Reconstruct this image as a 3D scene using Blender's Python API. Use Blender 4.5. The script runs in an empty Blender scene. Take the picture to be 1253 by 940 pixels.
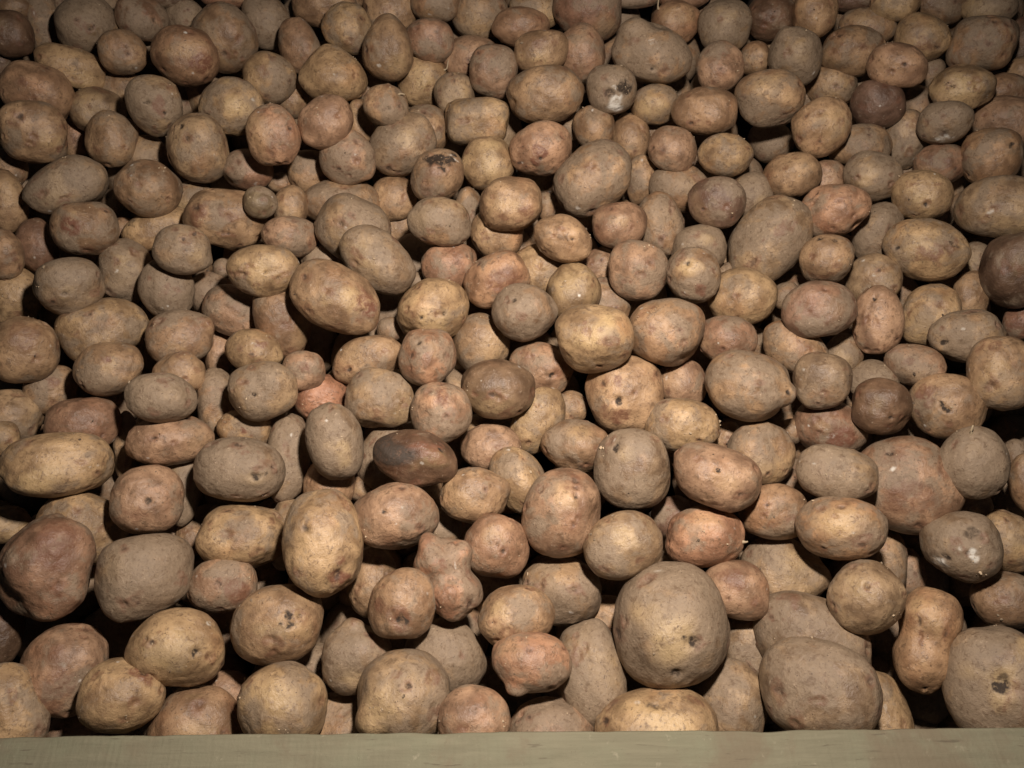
import bpy, bmesh, math, random
import numpy as np
from mathutils import Vector, Matrix

random.seed(7)
rng = np.random.default_rng(11)
scene = bpy.context.scene
col = scene.collection

# ------------------------------------------------------------------ camera
W, H, F = 1253.0, 940.0, 985.0            # photograph size and focal length in its pixels
PITCH = math.radians(52)                  # camera looks down at the heap
SLOPE = math.radians(15)                  # heap rises away from the camera
DIST = 0.80                               # metres from lens to heap along the optical axis
CAM = Vector((0, -DIST * math.cos(PITCH), 0.55 + DIST * math.sin(PITCH)))
cam_d = bpy.data.cameras.new('camera')
cam = bpy.data.objects.new('camera', cam_d)
col.objects.link(cam)
cam.location = CAM
cam.rotation_euler = (math.pi / 2 - PITCH, 0, 0)
cam_d.sensor_width = 36
cam_d.lens = F / W * 36
cam_d.clip_start = 0.02
cam_d.clip_end = 100
cam_d.dof.use_dof = True
cam_d.dof.focus_distance = 0.72
cam_d.dof.aperture_fstop = 22
scene.camera = cam
RC = cam.rotation_euler.to_matrix()       # camera axes in the world

# ------------------------------------------------------------------ world and lamp
world = bpy.data.worlds.new('World')
scene.world = world
world.use_nodes = True
bg = world.node_tree.nodes['Background']
bg.inputs[0].default_value = (0.75, 0.85, 1.0, 1)
bg.inputs[1].default_value = 0.010

ld = bpy.data.lights.new('lamp', 'AREA')
ld.shape = 'DISK'
ld.size = 0.05
ld.energy = 7.5
ld.spread = math.radians(152)
ld.color = (1.0, 0.862, 0.755)
lamp = bpy.data.objects.new('lamp', ld)
col.objects.link(lamp)
lamp.location = CAM + RC @ Vector((0.08, 0.25, -0.12))
aim = CAM + RC @ Vector((-0.02, -0.09, -0.8))
lamp.rotation_euler = (aim - lamp.location).to_track_quat('-Z', 'Y').to_euler()

scene.view_settings.view_transform = 'Standard'
scene.view_settings.look = 'None'
scene.view_settings.exposure = 0
scene.view_settings.gamma = 1

# ------------------------------------------------------------------ helpers
def ray(px, py):
    return Vector(((px - W / 2) / F, -(py - H / 2) / F, -1.0))

REL = PITCH + SLOPE                        # angle between optical axis and heap surface
def heap_depth(py):
    v = (py - H / 2) / F
    return DIST * math.sin(REL) / (math.sin(REL) + v * math.cos(REL))

def world_point(px, py, z):
    return CAM + RC @ (ray(px, py) * z)

def link(ob):
    col.objects.link(ob)
    return ob

# ------------------------------------------------------------------ materials
def nn(nt, kind, **kw):
    n = nt.nodes.new(kind)
    for k, v in kw.items():
        setattr(n, k, v)
    return n

def mix(nt, fac, a, b, blend='MIX'):
    n = nt.nodes.new('ShaderNodeMix')
    n.data_type = 'RGBA'
    n.blend_type = blend
    for sock, val in ((n.inputs['Factor'], fac), (n.inputs['A'], a), (n.inputs['B'], b)):
        pass
    for idx, val in ((0, fac), (6, a), (7, b)):
        s = n.inputs[idx]
        if hasattr(val, 'links'):
            nt.links.new(val, s)
        else:
            s.default_value = val
    return n.outputs[2]

def math_n(nt, op, a, b=None, clamp=False):
    n = nt.nodes.new('ShaderNodeMath')
    n.operation = op
    n.use_clamp = clamp
    for i, v in enumerate((a, b)):
        if v is None:
            continue
        if hasattr(v, 'links'):
            nt.links.new(v, n.inputs[i])
        else:
            n.inputs[i].default_value = v
    return n.outputs[0]

def noise(nt, vec, w, scale, detail=3, rough=0.55, dist=0.0):
    n = nt.nodes.new('ShaderNodeTexNoise')
    n.noise_dimensions = '4D'
    n.inputs['Scale'].default_value = scale
    n.inputs['Detail'].default_value = detail
    n.inputs['Roughness'].default_value = rough
    n.inputs['Distortion'].default_value = dist
    nt.links.new(vec, n.inputs['Vector'])
    nt.links.new(w, n.inputs['W'])
    return n.outputs['Fac']

def ramp(nt, fac, lo, hi):
    n = nt.nodes.new('ShaderNodeMapRange')
    n.interpolation_type = 'SMOOTHSTEP'
    nt.links.new(fac, n.inputs[0])
    n.inputs[1].default_value = lo
    n.inputs[2].default_value = hi
    return n.outputs[0]

def potato_material():
    m = bpy.data.materials.new('potato_skin')
    m.use_nodes = True
    nt = m.node_tree
    bs = nt.nodes['Principled BSDF']
    tc = nn(nt, 'ShaderNodeTexCoord').outputs['Object']
    oi = nn(nt, 'ShaderNodeObjectInfo')
    w = math_n(nt, 'MULTIPLY', oi.outputs['Random'], 40.0)
    at = nn(nt, 'ShaderNodeAttribute', attribute_name='marks')
    sep = nn(nt, 'ShaderNodeSeparateColor')
    nt.links.new(at.outputs['Color'], sep.inputs[0])
    pit, clean, scab = sep.outputs[0], sep.outputs[1], sep.outputs[2]
    white = at.outputs['Alpha']
    base = oi.outputs['Color']
    dirt_amt = oi.outputs['Alpha']
    # skin: broad mottling between a lighter and a redder tone
    n1 = noise(nt, tc, w, 45, 3, 0.55, 0.6)
    c = mix(nt, ramp(nt, n1, 0.30, 0.72), mix(nt, 1.0, base, (0.58, 0.52, 0.46, 1), 'MULTIPLY'),
            mix(nt, 1.0, base, (1.36, 1.31, 1.18, 1), 'MULTIPLY'))
    n2 = noise(nt, tc, w, 28, 2, 0.5, 0.3)
    c = mix(nt, math_n(nt, 'MULTIPLY', ramp(nt, n2, 0.52, 0.78), 0.55), c,
            mix(nt, 1.0, c, (1.0, 0.78, 0.68, 1), 'MULTIPLY'))
    n8 = noise(nt, tc, w, 75, 4, 0.6, 1.2)
    c = mix(nt, math_n(nt, 'MULTIPLY', ramp(nt, n8, 0.54, 0.70), 0.6), c, mix(nt, 1.0, c, (0.60, 0.58, 0.56, 1), 'MULTIPLY'))
    # rubbed, clean skin, and pale highlight spots put into the colour
    n3 = noise(nt, tc, w, 110, 3, 0.6, 0.5)
    cl = math_n(nt, 'MULTIPLY', math_n(nt, 'MULTIPLY', clean, 0.9), ramp(nt, math_n(nt, 'ADD', math_n(nt, 'MULTIPLY', n3, 0.5), math_n(nt, 'MULTIPLY', n8, 0.5)), 0.31, 0.51), True)
    c = mix(nt, cl, c, mix(nt, 0.55, mix(nt, 1.0, base, (1.45, 1.42, 1.25, 1), 'MULTIPLY'), (0.50, 0.37, 0.19, 1)))
    # dried earth in soft patches
    n4 = noise(nt, tc, w, 36, 5, 0.62, 0.4)
    d = ramp(nt, math_n(nt, 'ADD', n4, math_n(nt, 'MULTIPLY', math_n(nt, 'SUBTRACT', dirt_amt, 0.5), 0.55)), 0.45, 0.57)
    d = math_n(nt, 'MULTIPLY', d, math_n(nt, 'SUBTRACT', 0.84, math_n(nt, 'MULTIPLY', clean, 0.8)), True)
    n5 = noise(nt, tc, w, 320, 4, 0.7)
    earth = mix(nt, n5, (0.140, 0.104, 0.070, 1), (0.312, 0.238, 0.163, 1))
    c = mix(nt, d, c, earth)
    # russet scurf and fine flecks
    n6 = noise(nt, tc, w, 190, 4, 0.7, 0.8)
    c = mix(nt, math_n(nt, 'MULTIPLY', ramp(nt, n6, 0.50, 0.68), 0.70), c, (0.115, 0.072, 0.042, 1))
    n7 = noise(nt, tc, w, 620, 2, 0.6)
    c = mix(nt, math_n(nt, 'MULTIPLY', ramp(nt, n7, 0.62, 0.72), 0.75), c, (0.055, 0.035, 0.025, 1))
    c = mix(nt, math_n(nt, 'MULTIPLY', ramp(nt, n5, 0.60, 0.74), 0.50), c, (0.52, 0.41, 0.30, 1))
    # scabs, white for mould, chips and painted highlight specks, eyes
    c = mix(nt, math_n(nt, 'MULTIPLY', scab, ramp(nt, n6, 0.30, 0.56), True), c, (0.155, 0.070, 0.042, 1))
    c = mix(nt, math_n(nt, 'MULTIPLY', white, ramp(nt, n3, 0.36, 0.60), True), c, (0.62, 0.60, 0.54, 1))
    c = mix(nt, math_n(nt, 'MULTIPLY', pit, math_n(nt, 'ADD', 0.35, ramp(nt, n6, 0.34, 0.56)), True), c, (0.034, 0.023, 0.015, 1))
    nt.links.new(c, bs.inputs['Base Color'])
    r = math_n(nt, 'ADD', math_n(nt, 'ADD', 0.45, math_n(nt, 'MULTIPLY', pit, 0.3)), math_n(nt, 'MULTIPLY', d, 0.22))
    nt.links.new(math_n(nt, 'ADD', r, math_n(nt, 'MULTIPLY', math_n(nt, 'SUBTRACT', n5, 0.5), 0.3)), bs.inputs['Roughness'])
    bs.inputs['Specular IOR Level'].default_value = 0.42
    bs.inputs['Subsurface Weight'].default_value = 0.0
    # fine relief
    hgt = math_n(nt, 'ADD', math_n(nt, 'MULTIPLY', n6, 0.6), math_n(nt, 'ADD', math_n(nt, 'MULTIPLY', n5, 0.5), math_n(nt, 'MULTIPLY', n3, 0.7)))
    bp = nn(nt, 'ShaderNodeBump')
    bp.inputs['Strength'].default_value = 0.60
    bp.inputs['Distance'].default_value = 0.0022
    nt.links.new(hgt, bp.inputs['Height'])
    nt.links.new(bp.outputs[0], bs.inputs['Normal'])
    return m

def wood_material():
    m = bpy.data.materials.new('weathered_wood')
    m.use_nodes = True
    nt = m.node_tree
    bs = nt.nodes['Principled BSDF']
    tc = nn(nt, 'ShaderNodeTexCoord').outputs['Object']
    mp = nn(nt, 'ShaderNodeMapping')
    mp.inputs['Scale'].default_value = (0.10, 1, 1)
    nt.links.new(tc, mp.inputs[0])
    v = nn(nt, 'ShaderNodeValue')
    v.outputs[0].default_value = 3.3
    g = noise(nt, mp.outputs[0], v.outputs[0], 160, 5, 0.65, 0.6)
    b = noise(nt, tc, v.outputs[0], 26, 4, 0.6)
    f = noise(nt, tc, v.outputs[0], 420, 3, 0.7)
    c = mix(nt, ramp(nt, g, 0.30, 0.70), (0.152, 0.144, 0.098, 1), (0.190, 0.180, 0.124, 1))
    c = mix(nt, math_n(nt, 'MULTIPLY', ramp(nt, b, 0.45, 0.70), 0.45), c, (0.172, 0.182, 0.122, 1))
    c = mix(nt, math_n(nt, 'MULTIPLY', ramp(nt, f, 0.62, 0.74), 0.45), c, (0.09, 0.075, 0.05, 1))
    so = noise(nt, tc, v.outputs[0], 11, 6, 0.68, 0.5)
    c = mix(nt, math_n(nt, 'MULTIPLY', ramp(nt, so, 0.50, 0.64), 0.6), c, (0.150, 0.118, 0.080, 1))
    c = mix(nt, math_n(nt, 'MULTIPLY', ramp(nt, noise(nt, mp.outputs[0], v.outputs[0], 330, 3, 0.6, 0.3), 0.62, 0.70), 0.6), c, (0.085, 0.070, 0.050, 1))
    c = mix(nt, math_n(nt, 'MULTIPLY', ramp(nt, noise(nt, tc, v.outputs[0], 90, 4, 0.7), 0.60, 0.72), 0.45), c, (0.34, 0.31, 0.23, 1))
    nt.links.new(c, bs.inputs['Base Color'])
    bs.inputs['Roughness'].default_value = 0.8
    bs.inputs['Specular IOR Level'].default_value = 0.2
    bp = nn(nt, 'ShaderNodeBump')
    bp.inputs['Strength'].default_value = 0.5
    bp.inputs['Distance'].default_value = 0.0015
    nt.links.new(math_n(nt, 'ADD', g, math_n(nt, 'MULTIPLY', f, 0.5)), bp.inputs['Height'])
    nt.links.new(bp.outputs[0], bs.inputs['Normal'])
    return m

def earth_material():
    m = bpy.data.materials.new('dark_earth')
    m.use_nodes = True
    nt = m.node_tree
    bs = nt.nodes['Principled BSDF']
    tc = nn(nt, 'ShaderNodeTexCoord').outputs['Object']
    v = nn(nt, 'ShaderNodeValue')
    f = noise(nt, tc, v.outputs[0], 60, 6, 0.65)
    nt.links.new(mix(nt, f, (0.020, 0.015, 0.011, 1), (0.060, 0.045, 0.032, 1)), bs.inputs['Base Color'])
    bs.inputs['Roughness'].default_value = 0.95
    return m

SKIN, WOOD, EARTH = potato_material(), wood_material(), earth_material()

# ------------------------------------------------------------------ the ground under the heap
def slope_z(y, off):
    return 0.55 + y * math.tan(SLOPE) + off / math.cos(SLOPE)

bm = bmesh.new()
bmesh.ops.create_grid(bm, x_segments=60, y_segments=60, size=1.0)
for v in bm.verts:
    x, y = v.co.x * 1.6, v.co.y * 1.5 + 0.75
    v.co = (x, y, slope_z(y, -0.20) + 0.012 * math.sin(9 * x + 1) * math.sin(11 * y))
me = bpy.data.meshes.new('ground')
bm.to_mesh(me); bm.free()
for p in me.polygons:
    p.use_smooth = True
me.materials.append(EARTH)
g = link(bpy.data.objects.new('ground', me))
g['kind'] = 'structure'

# ------------------------------------------------------------------ the board along the bottom
def board(y0, y1, depth, seed, label, drop=0.0):
    # a rough plank seen from above its near long edge
    zb = heap_depth(900) - 0.078 + drop
    A = world_point(-160, y0, zb); B = world_point(1413, y1, zb)
    xa = (B - A).normalized()
    th = 0.085
    L = (B - A).length
    nx = 420
    # cross-section points (toward the viewer, up), slightly rounded arrises
    prof = [(0.0, -th), (0.0, -0.004), (0.0012, -0.001), (0.004, 0.0), (0.012, 0.0006), (depth - 0.004, 0.0),
            (depth - 0.001, -0.0014), (depth, -0.004), (depth + 0.0005, -0.03), (depth, -th)]
    up = Vector((0, 0, 1)); up = (up - xa * up.dot(xa)).normalized()
    ya = xa.cross(up)                      # towards the viewer
    if ya.y > 0:
        ya = -ya
    bm = bmesh.new()
    rows = []
    rr = random.Random(seed)
    wob = [[rr.uniform(-1, 1) for _ in range(nx + 1)] for _ in prof]
    for i in range(nx + 1):
        t = i / nx * L
        row = []
        for k, (a, b) in enumerate(prof):
            e = 0.00012 * wob[k][i] + 0.00035 * math.sin(t * 11 + k * .2) + 0.00015 * math.sin(t * 37 + k * .3)
            q = Vector((t - L / 2, -(a + e * 0.8), b + e))
            if k in (6, 7, 8):                 # chipped front arris
                q.y += 0.0011 * max(0, math.sin(t * 47 + seed) * math.sin(t * 19) + .5 * math.sin(t * 131))
                q.z -= 0.0009 * max(0, math.sin(t * 61 + seed) * math.sin(t * 23 + 1))
            if k in (1, 2, 3):
                q.y -= 0.0010 * max(0, math.sin(t * 39 + seed) * math.sin(t * 17) + .4 * math.sin(t * 153))
                q.z -= 0.0012 * max(0, math.sin(t * 53 + seed) * math.sin(t * 29 + 1))
            row.append(bm.verts.new(q))
        rows.append(row)
    n = len(prof)
    for i in range(nx):
        for k in range(n):
            bm.faces.new((rows[i][k], rows[i][(k + 1) % n], rows[i + 1][(k + 1) % n], rows[i + 1][k]))
    bm.faces.new(rows[0]); bm.faces.new(list(reversed(rows[-1])))
    bmesh.ops.recalc_face_normals(bm, faces=bm.faces)
    me = bpy.data.meshes.new('wooden_board')
    bm.to_mesh(me); bm.free()
    me.materials.append(WOOD)
    for p in me.polygons:
        p.use_smooth = False
    ob = link(bpy.data.objects.new('wooden_board', me))
    ob.matrix_world = Matrix((( xa.x, -ya.x, up.x, ((A + B) / 2).x), (xa.y, -ya.y, up.y, ((A + B) / 2).y),
                              (xa.z, -ya.z, up.z, ((A + B) / 2).z), (0, 0, 0, 1)))
    ob['label'] = label
    ob['category'] = 'board'
board(900.6, 887.2, 0.050, 4, 'weathered grey-green wooden board along the bottom, touching the front row of potatoes')

# ------------------------------------------------------------------ potatoes
# colours of clean skin, and how earthy the skin is
COL = {'t': ((0.36, 0.250, 0.155), 0.46, 'tan'), 'y': ((0.41, 0.300, 0.175), 0.40, 'yellowish'),
       'g': ((0.27, 0.212, 0.148), 0.62, 'dusty grey'), 'b': ((0.26, 0.172, 0.108), 0.50, 'brown'),
       'r': ((0.255, 0.148, 0.105), 0.38, 'reddish brown'), 'p': ((0.37, 0.245, 0.172), 0.42, 'pinkish tan'),
       'd': ((0.090, 0.058, 0.040), 0.30, 'dark brown'), 'o': ((0.42, 0.270, 0.170), 0.28, 'orange-tan'),
       'u': ((0.140, 0.090, 0.070), 0.35, 'purplish brown'), 'k': ((0.33, 0.250, 0.160), 0.62, 'greyish tan')}

# Each row: centre, half-width, half-height, tilt, how far on top of the heap (3 uppermost), colour, extras.
# extras: lm = short name used to point from; d = label; shape terms knob/dent (angle, amount, width) with
# angle measured on the heap (0 right, 90 towards the board), pear (angle, amount), waist, block;
# marks = (kind, u, v, radius, strength)
P = [
 # --- along the board
 (57,693,61,66,0,3,'r',dict(lm='lumpy red potato', d='large lumpy red-brown potato with a bulging lower end at the left edge', dent=[(132,.30,.5),(-60,.06,.3),(10,.08,.3)], knob=[(66,.16,.42)], lumps=1.5, marks=[('scab',.1,-.4,.5,.7)])),
 (0,766,31,50,0,2,'d'),
 (179,705,64,51,-12,3,'g',dict(lm='broad grey-green potato', d='broad dusty grey-green potato right of the lumpy red one')),
 (272,716,43,33,-5,2,'p',dict(marks=[('scab',.5,.2,.4,.7)])),
 (77,820,54,56,0,2,'p',dict(d='bumpy red-speckled tan potato directly below the lumpy red potato', marks=[('scab',-.2,.2,.4,.5),('scab',-.3,.7,.3,.6)])),
 (16,870,47,60,-20,3,'y'),
 (88,905,33,35,0,1,'r'),
 (150,850,54,47,0,3,'y',dict(lm='round cream potato', d='round cream-tan potato with a brown eye ring, lower left by the board', marks=[('scab',.45,-.45,.28,.9),('pit',.4,-.45,.07,.7)])),
 (218,791,61,49,8,3,'y',dict(d='smooth rounded yellowish potato with a small dark nick on its right', marks=[('pit',.42,.12,.09,.9),('clean',0,-.1,.6,.7)])),
 (240,896,58,56,0,2,'b',dict(marks=[('clean',.1,.1,.4,.5)])),
 (279,848,28,24,0,0,'p'),
 (340,764,59,49,-10,3,'t',dict(lm='potato with an oblong gash', d='rounded tan potato with an oblong dark gash, above the board', marks=[('pit',.17,-.12,.10,.9),('pit',.24,.05,.08,.8),('clean',.3,-.1,.5,.6)])),
 (395,664,50,66,-10,3,'y',dict(lm='tall egg-shaped potato', d='tall egg-shaped yellowish potato with a rough scar near its lower end', marks=[('scab',.25,.62,.22,1),('pit',.28,.6,.1,.6),('pit',-.4,-.2,.07,.6)], pear=(-95,.10))),
 (346,862,56,54,0,3,'y',dict(marks=[('clean',-.2,-.2,.6,.7)])),
 (386,838,30,46,-15,1,'k'),
 (437,803,42,46,0,2,'g',dict(knob=[(-95,.16,.25)], marks=[('clean',-.1,.5,.4,.5)])),
 (420,900,54,50,-10,1,'t'),
 (494,851,59,58,-5,3,'k',dict(lm='grey potato with a blunt bump', d='grey-brown potato with a blunt bump at its lower left, touching the board', knob=[(140,.15,.3)], dent=[(110,.10,.25)])),
 (545,804,50,48,0,2,'k'),
 (492,738,42,44,0,3,'b',dict(d='round brown potato with a deep navel-like eye facing the board', marks=[('pit',-.05,.40,.17,1),('scab',-.1,.30,.42,.7)], dent=[(95,.07,.35)])),
 (548,703,38,57,-18,3,'p',dict(lm='knobbly pink potato', d='knobbly two-lobed pink potato with small horns on its upper lobe', waist=.17, knob=[(-125,.16,.32),(-40,.14,.32),(185,.10,.3),(15,.08,.3)], lumps=1.6, tint=(1.25,1.0,.95), marks=[('scab',-.15,-.3,.16,.7)])),
 (580,882,45,46,-10,3,'p'),
 (455,712,28,38,0,0,'t'),
 (632,755,48,40,-8,3,'t',dict(marks=[('clean',-.5,-.2,.3,.6)])),
 (687,724,48,41,5,2,'t'),
 (650,813,50,41,8,3,'p',dict(lm='pink potato with a nub', d='pink potato with a round nub at its lower left, just above the board', knob=[(112,.20,.2)], tint=(1.06,.86,.80))),
 (722,825,41,66,-8,2,'k',dict(pear=(90,-.10))),
 (821,763,72,78,0,3,'g',dict(lm='giant egg-shaped potato', d='very large egg-shaped olive-grey potato with a worn yellow patch and an eye', marks=[('clean',.0,.15,.45,.9),('pit',.28,.3,.09,.9),('clean',-.35,-.15,.3,.6),('pit',0,.72,.07,.8)])),
 (803,892,76,55,0,3,'y',dict(d='wide pale yellow potato half hidden behind the board below the giant one', marks=[('clean',.1,-.1,.6,.9),('pit',0,-.55,.1,.5)])),
 (672,900,55,48,-8,2,'p'),
 (893,866,42,56,10,1,'k'),
 (745,756,24,24,0,0,'t'),
 (900,722,40,36,0,2,'p',dict(marks=[('scab',0,-.4,.4,.6)])),
 (993,783,75,52,18,2,'g',dict(d='broad smooth olive-grey potato tucked behind an equally large one at the board')),
 (1002,842,76,62,5,3,'g',dict(lm='large olive potato at the board', d='large flattened olive-grey potato resting against the board at right', marks=[('white',.48,.85,.09,1)])),
 (917,795,28,38,0,0,'k'),
 (1080,880,34,56,0,1,'y'),
 (1060,732,48,46,35,3,'k',dict(marks=[('clean',-.1,-.3,.35,.5)])),
 (1133,783,40,62,18,2,'o',dict(lm='orange two-lobed potato', d='orange two-lobed potato like a snowman, its smaller lobe towards the board', waist=.13, pear=(90,.15), tint=(1.1,1.12,1.05), marks=[('pit',-.1,.93,.07,.9),('clean',-.1,-.5,.4,.6)])),
 (1222,837,72,72,0,3,'g',dict(lm='huge potato in the corner', d='huge round grey potato with a yellow-ringed hole, lower right corner', marks=[('clean',.08,.0,.42,1),('pit',.05,.1,.13,1),('pit',.05,-.05,.1,.5)])),
 (1232,733,45,34,0,2,'b'),
 (958,703,52,42,22,1,'k',dict(dent=[(-42,.22,.35)], knob=[(-95,.10,.35),(5,.10,.35)])),
 # --- next rows up, left to right
 (71,569,72,40,-3,3,'y',dict(lm='long yellow potato', d='long smooth yellowish potato lying level at the left edge', marks=[('clean',-.2,.3,.5,.7)])),
 (101,646,54,43,25,2,'y'),
 (181,611,46,43,0,3,'p',dict(d='round reddish potato with an olive top and star-shaped eye', marks=[('pit',.0,.08,.12,.7)])),
 (223,598,20,42,0,1,'k'),
 (294,574,57,40,5,3,'g',dict(lm='grey oval potato', d='grey oval potato with a sunken dark eye on its right side', marks=[('pit',.30,.20,.11,.9),('clean',.25,.3,.3,.5)])),
 (297,657,54,39,5,2,'y'),
 (233,660,17,20,0,0,'t'),
 (8,642,27,20,0,0,'y'),
 (410,540,34,47,-12,2,'g',dict(marks=[('clean',.2,.2,.4,.8)])),
 (403,593,29,36,5,1,'o'),
 (353,560,26,50,0,1,'k'),
 (357,597,18,27,0,0,'p'),
 (352,652,21,42,0,1,'k'),
 (484,631,54,42,5,3,'p',dict(marks=[('pit',-.25,-.12,.06,.8)])),
 (446,598,20,16,0,0,'t'),
 (509,561,53,35,8,3,'d',dict(lm='charred potato', d='charred blackish potato with a brown scabby right side, centre left', tint=(1.2,1.05,1.0), lumps=1.5, marks=[('scab',.2,-.4,.3,.8),('scab',.45,.0,.3,.6),('clean',.42,.0,.45,.55),('pit',-.62,-.1,.62,.9),('pit',.6,-.35,.09,.8),('white',.45,.85,.06,1)])),
 (468,560,27,39,20,1,'k'),
 (580,606,41,34,15,2,'t',dict(knob=[(-20,.1,.3)])),
 (541,646,21,22,0,0,'t'),
 (607,668,41,40,0,3,'r',dict(d='round reddish potato right of the knobbly pink potato', tint=(1.2,1.2,1.15), marks=[('clean',-.1,-.3,.4,.5)])),
 (601,547,37,29,0,2,'p'),
 (634,587,32,43,-32,2,'y'),
 (687,627,48,56,10,3,'p',dict(lm='large pinkish oval potato', d='large pinkish oval potato standing upright near the middle', marks=[('clean',0,-.35,.35,.6),('pit',.35,-.4,.07,.7)])),
 (704,546,42,33,0,2,'b'),
 (773,573,47,49,0,3,'g',dict(lm='round olive potato', d='round olive-grey potato with a dark navel near its upper left', marks=[('pit',-.42,-.5,.10,1),('clean',-.15,-.35,.25,.5)])),
 (763,668,49,42,-18,3,'k',dict(marks=[('clean',.05,-.25,.4,.6)])),
 (876,583,57,39,15,3,'p',dict(marks=[('pit',.0,-.2,.07,.9),('clean',.1,.1,.4,.4)])),
 (862,656,48,38,0,2,'p',dict(lm='peach-coloured potato', d='peach-coloured rounded potato above the giant egg-shaped one', tint=(1.30,1.0,.92), knob=[(-80,.08,.4)])),
 (822,632,22,22,0,0,'u'),
 (834,521,46,33,5,2,'y'),
 (889,537,18,18,0,0,'t'),
 (946,627,42,34,-5,2,'b'),
 (1024,580,52,34,15,3,'k'),
 (1108,594,59,63,-30,2,'p',dict(lm='large rough pinkish potato', d='large rough pinkish-brown potato behind the yellow-patched oval, right side', tint=(.98,.93,.9), lumps=.7, knob=[(45,.04,.6)], marks=[('pit',-.25,-.6,.06,.8),('scab',.1,.2,.5,.5)])),
 (1029,646,57,40,-3,3,'b',dict(lm='yellow-patched oval potato', d='oval brown-rimmed potato with a bright yellow rubbed patch on top', tint=(1.2,1.1,1.0), marks=[('clean',.0,-.1,.62,1)])),
 (1190,566,46,45,0,3,'g',dict(d='round olive potato with a short stem at its top, right side', marks=[('clean',0,-.3,.3,.3)])),
 (1175,668,53,43,10,3,'g',dict(lm='rot-spotted olive potato', d='olive potato with a dark rotten patch and white broken skin, right edge', marks=[('pit',.2,-.35,.22,.55),('white',-.62,.45,.2,1),('white',.2,.2,.18,.9),('pit',-.45,.3,.1,.9)])),
 (1233,662,35,38,0,2,'y'),
 (1190,632,20,27,20,0,'t'),
 (1085,685,24,38,0,1,'t'),
 (1112,702,19,27,0,0,'p'),
 (1256,590,24,36,0,2,'t'),
 (1243,557,14,20,0,0,'t'),
 (31,428,44,41,0,3,'t',dict(marks=[('scab',0,-.3,.5,.4)])),
 (128,404,56,39,-14,2,'y',dict(lm='broad yellowish potato', d='broad yellowish potato slanting up to the right, left side')),
 (133,452,44,33,-5,3,'t',dict(d='oval tan potato with one round eye, overlapping the broad yellowish one', marks=[('scab',-.05,-.3,.12,1),('clean',0,-.1,.3,.5)])),
 (221,413,42,34,-12,2,'b',dict(knob=[(-30,.1,.3)],marks=[('clean',0,.4,.3,.5)])),
 (219,456,32,26,0,2,'t'),
 (198,487,46,31,3,3,'g'),
 (62,477,31,28,0,1,'t',dict(marks=[('scab',.2,-.3,.3,.7)])),
 (102,521,46,35,5,2,'r',dict(d='dull reddish potato peeping out above the long yellow potato', marks=[])),
 (12,510,38,33,25,1,'k'),
 (4,537,20,20,0,1,'y'),
 (208,538,54,31,-12,2,'p'),
 (264,492,21,39,0,1,'t'),
 (153,545,13,36,0,0,'t'),
 (299,525,33,24,0,2,'y',dict(marks=[('scab',0,.2,.15,1)])),
 (288,382,38,28,25,1,'p'),
 (268,435,15,30,0,0,'p'),
 (311,430,35,27,0,2,'y',dict(marks=[('scab',.2,-.3,.2,.8)])),
 (322,479,43,37,0,3,'k',dict(marks=[('pit',-.3,.2,.06,.9)])),
 (346,392,31,42,-20,1,'b'),
 (411,365,60,40,27,3,'t',dict(lm='long scab-ended potato', d='long tan potato with a pale patch and reddish scabby lower end', marks=[('clean',.35,-.1,.35,.9),('scab',.72,.15,.32,1)])),
 (372,454,26,24,0,2,'p',dict(marks=[('scab',0,-.2,.2,.7)])),
 (395,489,32,29,0,1,'r',dict(lm='bright red potato', d='bright brick-red potato mostly hidden among tan ones, left of centre', tint=(1.35,1.0,.9))),
 (450,440,44,28,-14,2,'t'),
 (466,487,43,36,0,2,'k',dict(d='pale greyish potato with a broken hollow in its lower edge', dent=[(100,.22,.28)], knob=[(30,.08,.3)])),
 (530,380,44,39,-5,2,'y',dict(marks=[('pit',-.3,.2,.06,.8),('pit',.35,.1,.06,.7),('clean',.1,.2,.4,.6)])),
 (523,438,36,36,0,3,'r',dict(d='round russet potato overlapping a yellowish potato, just above the middle', tint=(1.25,1.2,1.1), marks=[('pit',-.3,-.4,.08,.6),('clean',.2,-.3,.3,.4)])),
 (589,420,32,34,-10,1,'t'),
 (540,506,38,39,0,3,'p',dict(marks=[('scab',.0,-.55,.35,.8)])),
 (609,476,46,37,3,3,'d',dict(lm='dark olive-brown potato', d='dark olive-brown potato with a shiny lower edge near the middle', tint=(1.9,2.0,1.9))),
 (478,403,17,15,0,0,'t'),
 (586,522,18,16,0,0,'t'),
 (642,383,41,36,5,3,'b',dict(tint=(.95,1,1.05), marks=[('pit',-.3,-.35,.09,.7)])),
 (727,415,49,43,3,3,'y',dict(lm='round golden potato', d='plump round golden-tan potato right of the middle', marks=[('clean',-.05,-.1,.45,.8)])),
 (662,452,37,30,10,1,'p',dict(marks=[('pit',.3,.2,.09,1)])),
 (764,481,47,46,0,2,'t',dict(d='round tan potato with a column of three dark eyes, below the golden one', marks=[('scab',-.2,-.3,.12,.8),('pit',-.2,.2,.09,1),('scab',-.15,.6,.2,.8)])),
 (815,407,48,42,0,3,'b',dict(tint=(1.15,1.12,1.1), knob=[(-30,.08,.3)], dent=[(55,.12,.25)])),
 (889,417,37,30,0,2,'r'),
 (917,473,57,43,10,3,'t',dict(lm='potato with a snout', d='large tan potato with a snout-like knob on its right end', knob=[(15,.14,.25)], dent=[(55,.08,.25)], marks=[('pit',.8,.1,.05,.8)])),
 (835,470,28,27,0,1,'p'),
 (658,516,27,42,30,1,'y'),
 (698,500,18,19,0,0,'t'),
 (908,364,42,36,0,2,'y'),
 (930,556,42,40,0,2,'t'),
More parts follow.
